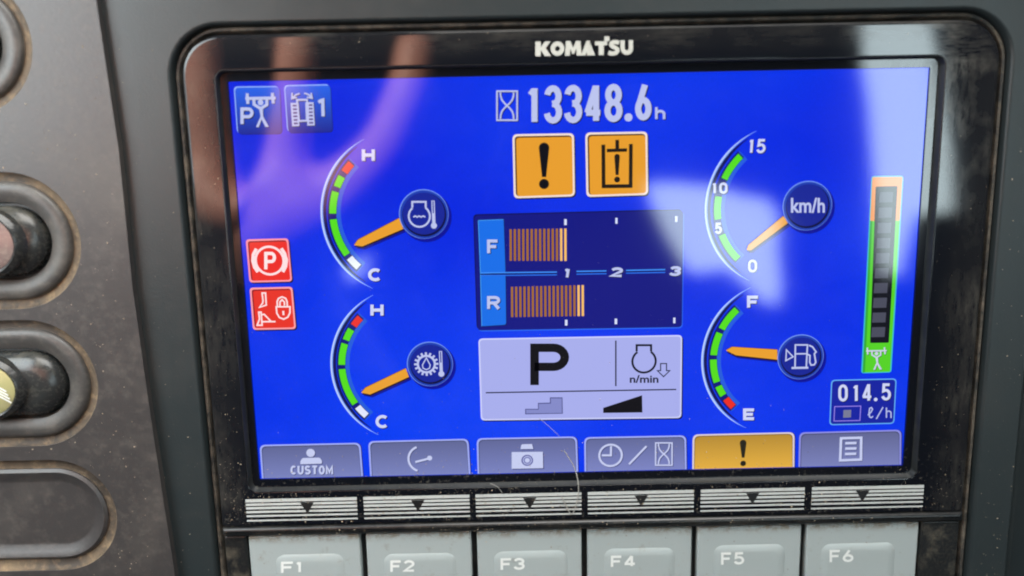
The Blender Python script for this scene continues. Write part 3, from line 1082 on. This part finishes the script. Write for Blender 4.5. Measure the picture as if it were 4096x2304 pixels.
for x0, y0, x1, y1 in ((112, 147, 576, 142), (695, 138, 878, 135), (997, 132, 1236, 127)):
    g.stroke(D.pts(x0, y0 - 8, x1, y1 - 8), .3, (60, 140, 245), 5)
    g.stroke(D.pts(x0, y0 + 1, x1, y1 + 1), .28, (6, 14, 100), 5)
    g.stroke(D.pts(x0, y0 + 9, x1, y1 + 9), .26, (40, 110, 235), 5)
for t, bx in (("1", (612, 110, 655, 172)), ("2", (898, 105, 972, 165)), ("3", (1258, 98, 1328, 158))):
    word(g, t, D.box(*bx), .62, PALE, 6, DARK, slant=.16)
g.build(scr)

# -- mode panel
g = Graphic("mode_panel")
PAN = (168, 174, 236)
badge(g, D.pts(97, 540, 1340, 518, 1335, 1025, 112, 1040), PAN, (205, 210, 255), .35, 1.0)
g.stroke(D.pts(935, 552, 935, 830), .32, (20, 20, 40), 4)
g.stroke(D.pts(142, 870, 1303, 850), .3, (20, 20, 50), 4)
glyph(g, 'P', D.box(413, 570, 650, 828), D.w(54), BLACK, 5)
g.stroke(D.pts(1062, 618, 1062, 580, 1150, 580, 1150, 618), .5, (16, 18, 30), 5)
c = D(1107, 678)
g.stroke(arcpts(c[0], c[1], D.w(73), D.w(73), 125, 415, 32), .5, (16, 18, 30), 5)
g.text("n/min", D.box(1020, 762, 1195, 810), (24, 28, 48), 5, bold=.025)
g.stroke(D.pts(1208, 692, 1244, 692, 1244, 735, 1264, 735, 1226, 772, 1188, 735, 1208, 735), .26, (30, 34, 60), 5, True)
g.poly(D.pts(382, 968, 460, 968, 460, 932, 533, 930, 533, 898, 610, 898, 612, 998, 382, 1002), (80, 84, 140), 4)
g.poly(D.pts(388, 973, 465, 973, 465, 938, 539, 936, 539, 904, 605, 904, 606, 993, 388, 996), (132, 138, 200), 5)
g.poly(D.pts(858, 962, 1095, 885, 1097, 990, 858, 993), BLACK, 5)
g.build(scr)

# -- eco bar on the right
g = Graphic("eco_bar_frame")
tl, tr = E1(1525, 500), E1(1757, 497)
ml, mr = E1(1514, 838), E1(1722, 836)
bl, br = E2(1358, 706), E2(1558, 700)
mr = (tr[0] * .785 + E2(1558, 700)[0] * .215, mr[1])
ml = (tl[0] * .785 + bl[0] * .215, ml[1])
g.poly(rpoly([(tl[0] - .2, tl[1] + .25), (tr[0] + .25, tr[1] + .25), (br[0] + .3, br[1] - .2), (bl[0] - .3, bl[1] - .2)], .7), (60, 190, 200), 1)
g.poly(rpoly([tl, tr, mr, ml], .3), (238, 150, 78), 2)
g.poly([ml, mr, br, bl], (86, 210, 36), 2)
g.poly([ml, (ml[0] + .5, ml[1]), (bl[0] + .55, bl[1]), bl], (50, 170, 50), 3)
g.poly(rpoly([E1(1550, 572), E1(1718, 568), E2(1548, 490), E2(1412, 492)], .3), (14, 16, 24), 4)
lifter(g, E2, lambda x, y: ((x - 690) * .255 + 1458, (y - 680) * .245 + 605), .36, (205, 212, 230), (40, 60, 20), 5)
g.build(scr)
for i in range(10):
    t = i / 9
    xl, xr_ = E1(1580, 615), E1(1685, 615)
    x2, x3 = E2(1425, 378), E2(1522, 378)
    yb_ = xl[1] * (1 - t) + x2[1] * t
    hgt = E1.w(80)
    a0_, a1_ = xl[0] * (1 - t) + x2[0] * t, xr_[0] * (1 - t) + x3[0] * t
    g = Graphic("eco_cell")
    g.poly([(a0_, yb_), (a1_, yb_), (a1_ - .05, yb_ - hgt), (a0_ - .05, yb_ - hgt)], (74, 76, 92), 6)
    g.build(scr)

# -- fuel-rate box
g = Graphic("fuel_rate_box")
badge(g, N3.pts(940, 635, 1700, 618, 1672, 1145, 918, 1162), (20, 34, 160), (96, 170, 240), .28, 1.0, shadow=None)
g.stroke(N3.pts(980, 945, 1282, 938, 1272, 1105, 972, 1112), .2, (150, 130, 235), 4, True)
g.poly(N3.pts(1082, 985, 1172, 982, 1168, 1070, 1078, 1074), (120, 122, 150), 4)
for ch, x0, y0, x1, y1 in (('0', 1022, 688, 1132, 886), ('1', 1190, 690, 1262, 884), ('4', 1298, 680, 1412, 880), ('5', 1520, 675, 1632, 874)):
    glyph(g, ch, N3.box(x0, y0, x1, y1), .66, (206, 212, 246), 4, DARK)
g.disc(N3(1455, 862), N3.w(22), (206, 212, 246), 4)
LT = (180, 188, 235)
g.stroke(N3.pts(1365, 1045, 1400, 1010, 1418, 975, 1405, 955, 1385, 965, 1378, 1020, 1385, 1065, 1405, 1072, 1425, 1055), .3, LT, 4)
g.stroke(N3.pts(1540, 950, 1462, 1088), .3, LT, 4)
glyph(g, "h", N3.box(1572, 955, 1640, 1075), .3, LT, 4)
g.build(scr)


# -- the six tabs above the keys
def tab(q, fill, border):
    g = Graphic("menu_tab")
    yb = -45.72
    tl, tr, br, bl = q
    ring = [tl, tr, br, bl]
    base = rpoly([tl, tr, (br[0], yb - 2), (bl[0], yb - 2)], 1.4)
    clip = lambda P_: [(x, max(y, yb)) for x, y in P_]
    g.poly(clip([(x + .22, y) for x, y in base]), (20, 26, 110), 1)
    g.poly(clip(base), border, 1)
    inn = rpoly([(tl[0] + .42, tl[1] - .38), (tr[0] - .42, tr[1] - .38), (br[0] - .42, yb - 2), (bl[0] + .42, yb - 2)], 1.2)
    g.poly(clip(inn), tuple(int(v * .62) for v in fill), 2)
    inn = rpoly([(tl[0] + .62, tl[1] - .62), (tr[0] - .55, tr[1] - .6), (br[0] - .5, yb - 2), (bl[0] + .58, yb - 2)], 1.2)
    g.poly(clip(inn), sgrad("display_tab", tuple(int(v * .82) for v in fill), tuple(min(255, int(v * 1.06)) for v in fill)), 2)
    return g


TB = (160, 172, 246)
SHD = (56, 60, 110)
ICO = (198, 205, 240)
g = tab([B(222, 1094), B(872, 1080), B(890, 1300), B(238, 1310)], GREYV, TB)
for o_, m_, ly in (((.18, -.18), SHD, 3), ((0, 0), ICO, 4)):
    c = B(552, 1145)
    g.disc((c[0] + o_[0], c[1] + o_[1]), B.w(29), m_, ly)
    g.poly([(x + o_[0], y + o_[1]) for x, y in rpoly(B.pts(500, 1178, 610, 1175, 625, 1195, 625, 1214, 485, 1218, 487, 1195), .3)], m_, ly)
word(g, "CUSTOM", B.box(422, 1226, 697, 1284), .48, ICO, 4, SHD, gap=.14)
g.build(scr)
g = tab([B(922, 1070), B(1568, 1054), B(1582, 1290), B(935, 1298)], GREYV, TB)
p3 = [B(1234, 1108), B(1182, 1184), B(1240, 1260)]
c, r = circle3(*p3)
g.lines([(arc(c, r, ang(c, p3[0]), ang(c, p3[2]), 16), False), (B.pts(1226, 1204, 1318, 1180), False)], .52, ICO, 4, SHD)
g.disc(B(1318, 1178), B.w(17), ICO, 4)
g.build(scr)
g = tab([D(86, 1148), D(698, 1137), D(706, 1350), D(92, 1360)], (116, 124, 182), TB)
for o_, m_, ly in (((.2, -.2), SHD, 3), ((0, 0), ICO, 4)):
    for q in (D.pts(358, 1190, 366, 1184, 424, 1183, 432, 1213, 354, 1214), D.pts(300, 1232, 490, 1230, 492, 1330, 300, 1334)):
        g.poly([(x + o_[0], y + o_[1]) for x, y in q], m_, ly)
g.ring(D(395, 1282), D.w(33), .34, (96, 100, 165), 5)
g.ring(D(395, 1282), D.w(20), .3, (110, 116, 180), 5)
g.build(scr)
g = tab([D(742, 1142), D(1364, 1130), D(1368, 1338), D(745, 1348)], (118, 126, 184), TB)
c = D(903, 1252)
g.lines([([(c[0] + D.w(72) * math.cos(i / 36 * 6.2832), c[1] + D.w(72) * math.sin(i / 36 * 6.2832)) for i in range(36)], True),
         (D.pts(906, 1196, 905, 1252, 850, 1252), False), (D.pts(1016, 1306, 1122, 1196), False)], .5, ICO, 4, SHD)
hourglass(g, D, 1178, 1176, 1278, 1312, .34, ICO, SHD, 4)
g.build(scr)
g = tab([E2(128, 1155), E2(866, 1138), E2(866, 1385), E2(125, 1405)], (216, 166, 62), (222, 208, 214))
exclaim(g, E2, 493, 1192, 1322, 24, 10, 1364, 22, (36, 34, 22), 4)
g.build(scr)
g = tab([E2(900, 1140), E2(1640, 1120), E2(1640, 1362), E2(895, 1385)], (116, 122, 176), (140, 142, 226))
g.lines([(E2.pts(1202, 1182, 1348, 1178, 1346, 1336, 1196, 1342), True), (E2.pts(1232, 1218, 1314, 1216), False), (E2.pts(1232, 1257, 1314, 1255), False), (E2.pts(1230, 1296, 1312, 1294), False)], .62, ICO, 4, SHD)
g.build(scr)

# ---------------------------------------------------------------- loose hair and dust on the monitor
HS = Region(900, 1700, 1.61, 2.3)
hp = HS.pts(2185, 175, 2230, 240, 2260, 300, 2278, 380, 2277, 450, 2262, 520, 2238, 582, 2222, 572, 2190, 510, 2165, 455)


def tube(name, pts, rad, mat, **kw):
    cu = bpy.data.curves.new(name, 'CURVE')
    cu.dimensions = '3D'
    cu.bevel_depth = rad * .001
    cu.bevel_resolution = 2
    spn = cu.splines.new('NURBS')
    spn.points.add(len(pts) - 1)
    for p_, q_ in zip(spn.points, pts):
        p_.co = (*V(*q_), 1)
    spn.use_endpoint_u = True
    spn.order_u = 3
    o = bpy.data.objects.new("t", cu)
    scene.collection.objects.link(o)
    dg = bpy.context.evaluated_depsgraph_get()
    dg.update()
    me = bpy.data.meshes.new_from_object(o.evaluated_get(dg))
    bpy.data.objects.remove(o)
    me.name = name
    me.materials.clear()
    me.materials.append(mat)
    ob = bpy.data.objects.new(name, me)
    return link(ob, **kw)


tube("hair", [(p[0], p[1], 1.2 if i < 3 else 2.15) for i, p in enumerate(hp)], .12, M_hair, label="long pale looped hair lying across the stripes and camera tab", cat="hair")
tube("hair", [(*p, 2.12) for p in HS.pts(1708, 380, 1740, 388, 1768, 412, 1786, 440)], .07, M_hair, label="short pale curled hair on the black strip under the display", cat="hair")
tube("hair", [(*p, .6) for p in D.pts(465, 1020, 520, 1062, 590, 1130)], .05, M_hair, label="faint straight hair below the stair symbol on the display", cat="hair")

dv, df = [], []


def speck(x, y, z, s):
    k = len(dv)
    a = random.random() * 6.28
    e = s * random.uniform(.4, 1.6)
    for i in range(4):
        t = a + i * 1.5708
        rr = (s if i % 2 else e) * random.uniform(.7, 1.2)
        dv.append((x + rr * math.cos(t), y + rr * math.sin(t), z))
    dv.append((x, y, z + s * .7))
    for i in range(4):
        df.append((k + i, k + (i + 1) % 4, k + 4))


def sprinkle(n, x0, y0, x1, y1, z, s0, s1, py=1.):
    for _ in range(n):
        t = random.random() ** py
        speck(random.uniform(x0, x1), y0 + (y1 - y0) * t, z, s0 + (s1 - s0) * random.random() ** 3)


sprinkle(560, -84, -56.2, 70, -48.6, 2.03, 0.061, 0.240, 1.2)
sprinkle(1500, -84, -56.6, 60, -46.6, 2.03, 0.03, 0.085, 1.)
sprinkle(500, -79, -76, 80, -60, 1.63, 0.03, 0.08, 1.)
sprinkle(420, -74, -45.6, 62, -5, .34, 0.025, 0.06, 2.)
sprinkle(60, 70, -56.2, 90, -45, 2.03, .055, .16)
sprinkle(280, -76, -45.6, 60, 10, .32, 0.041, 0.135, 2.6)
sprinkle(170, -70, -45.6, 50, -38, .33, 0.054, 0.180, 1.5)
sprinkle(130, -85, -57, -79.5, 45, 2.03, 0.054, 0.165, 1.6)
sprinkle(60, 79.5, -57, 90, 45, 2.03, 0.054, 0.165, 1.6)
sprinkle(50, -80, 49, 90, 55, 2.03, .045, .15)
sprinkle(190, -79, -74, 80, -60, 1.63, 0.054, 0.180, .8)
sprinkle(200, -85, -59.1, 88, -57.4, 2.72, 0.068, 0.195)
sprinkle(90, -100, -75, -89, 55, 2.93, 0.054, 0.150, 1.5)
sprinkle(110, 94, -75, 101, 40, 2.93, 0.054, 0.180, 1.8)
inside = lambda x, y: any(((max(s[0] - 54 + s[2], min(s[0] - s[2], x)) - x) ** 2 + (y - s[1]) ** 2) < (s[2] + .4) ** 2 for s in SW)
for _ in range(900):
    x, y = random.uniform(-142, -101.5), -78 + 135 * random.random() ** 1.5
    if not inside(x, y):
        speck(x, y, PZ + .02, .04 + .17 * random.random() ** 3)
dust = mesh_obj("dust", dv, df, M_dust, kind="stuff")
dust["label"] = "pale tan dust specks scattered over the monitor and panels"
dust["category"] = "dust"

# ---------------------------------------------------------------- what the glossy display mirrors: the cab behind and a raised hand
wins = [
    [(3425, -300), (3760, -300), (3770, 60), (3806, 220), (3860, 607), (3868, 850), (3720, 870), (3690, 960), (3650, 1120), (3530, 1090), (3505, 760), (3480, 420), (3450, 240)],
    [(2590, 735), (2700, 735), (2850, 750), (3000, 790), (3090, 800), (3140, 850), (3150, 950), (3145, 1020), (3160, 1150), (3150, 1240), (3060, 1220), (2990, 1140), (2930, 1090), (2860, 1100), (2790, 1110), (2740, 1060), (2667, 940), (2600, 790)],
    [(1488, 1028), (1460, 1075), (1420, 1125), (1370, 1140), (1365, 1100), (1385, 1062)],
    [(3765, 1110), (3795, 1120), (3775, 1230), (3748, 1230)],
]
holes = []
for w in wins:
    h_ = [mirrored(*p, 700) for p in w]
    if area2(h_) < 0:
        h_ = h_[::-1]
    holes.append(h_)
cabw = plate_with_holes("cab_rear_wall", [(-1100, -900), (1500, -900), (1500, 1100), (-1100, 1100)], holes, 700, 730, M_wall, kind="structure")

# hand: palm and fingers grown as one skin
HZ = 205
J = {}
edges = []
rad = {}


def jt(n_, px, py, r, dz=0):
    x, y = mirrored(px, py, HZ)
    J[n_] = (x, y, HZ + dz)
    rad[n_] = r


jt('palm', 1080, 860, 21)
jt('palm2', 880, 820, 20)
jt('heel', 1060, 1030, 22, 6)
jt('wrist', 1095, 1200, 19, 12)
edges += [('palm', 'palm2'), ('palm', 'heel'), ('heel', 'wrist')]
for nm, root, ps in (('index', 'palm', ((1130, 660, 10.5), (1185, 400, 10), (1200, 200, 9.5), (1205, 20, 8))),
                     ('middle', 'palm2', ((845, 640, 10.5), (825, 400, 10), (815, 150, 9.5), (812, -60, 8))),
                     ('ring', 'palm2', ((640, 660, 10), (560, 430, 9.5), (520, 220, 9), (500, 60, 7.5))),
                     ('little', 'palm2', ((500, 760, 9), (340, 600, 8.5), (260, 460, 8), (220, 360, 7))),
                     ('thumb', 'palm', ((1330, 790, 14), (1545, 590, 12), (1650, 340, 11), (1675, 130, 9)))):
    prev = root
    for i, (x, y, r) in enumerate(ps):
        jt(nm + str(i), x, y, r, (0, -4, -5, -2)[i])
        edges.append((prev, nm + str(i)))
        prev = nm + str(i)
names = list(J)
me = bpy.data.meshes.new("hand")
me.from_pydata([V(*J[k]) for k in names], [(names.index(a), names.index(c)) for a, c in edges], [])
ho = bpy.data.objects.new("hand", me)
link(ho, None, "raised bare hand with spread fingers mirrored in the display", "hand")
sk = ho.modifiers.new("skin", 'SKIN')
sk.use_smooth_shade = True
for i, k in enumerate(names):
    me.skin_vertices[0].data[i].radius = (rad[k] * .001, rad[k] * .001 * (.62 if k in ('palm', 'palm2', 'heel') else 1))
me.skin_vertices[0].data[0].use_root = True
sb = ho.modifiers.new("sub", 'SUBSURF')
sb.levels = sb.render_levels = 2
me.materials.append(M_skin)
bpy.context.view_layer.update()
dg = bpy.context.evaluated_depsgraph_get()
dg.update()
me2 = bpy.data.meshes.new_from_object(ho.evaluated_get(dg))
ho.modifiers.clear()
ho.data = me2
if not me2.materials:
    me2.materials.append(M_skin)
wx, wy = mirrored(1110, 1190, HZ)
ex, ey = mirrored(1180, 1620, HZ)
rings = []
ax_ = Vector((ex - wx, ey - wy, 60)).normalized()
u_ = ax_.cross(Vector((0, 0, 1))).normalized()
v_ = ax_.cross(u_)
vs, fs = [], []
for k in range(9):
    t = k / 8
    c0 = Vector((wx, wy, HZ + 10)) + Vector((ex - wx, ey - wy, 60)) * (t * 1.6 - .12)
    r = 23 + 12 * t + random.uniform(-1.2, 1.2)
    for i in range(20):
        a = i / 20 * 6.2832
        p = c0 + u_ * r * math.cos(a) + v_ * r * math.sin(a)
        vs.append(tuple(p))
for k in range(8):
    for i in range(20):
        j = (i + 1) % 20
        fs.append((k * 20 + i, k * 20 + j, (k + 1) * 20 + j, (k + 1) * 20 + i))
recalc(mesh_obj("sleeve", vs, fs, M_sleeve, ho, smooth=True))

# ---------------------------------------------------------------- put the Empties at the base of their things
bpy.context.view_layer.update()


def base_empty(e, p):
    for ch in e.children:
        ch.matrix_parent_inverse = Matrix.Translation(-Vector(p))
    e.location = p


base_empty(mon, V(2.4, OY0, 0))
for e in [o for o in scene.objects if o.type == 'EMPTY' and o is not mon]:
    bb = [ch.matrix_world @ Vector(c) for ch in e.children for c in ch.bound_box]
    base_empty(e, Vector((sum(p.x for p in bb) / len(bb), max(p.y for p in bb), min(p.z for p in bb))))

scene.render.engine = 'CYCLES'
scene.cycles.max_bounces = 6
scene.cycles.pixel_filter_type = 'BLACKMAN_HARRIS'
scene.cycles.filter_width = 2.0
scene.cycles.use_denoising = True
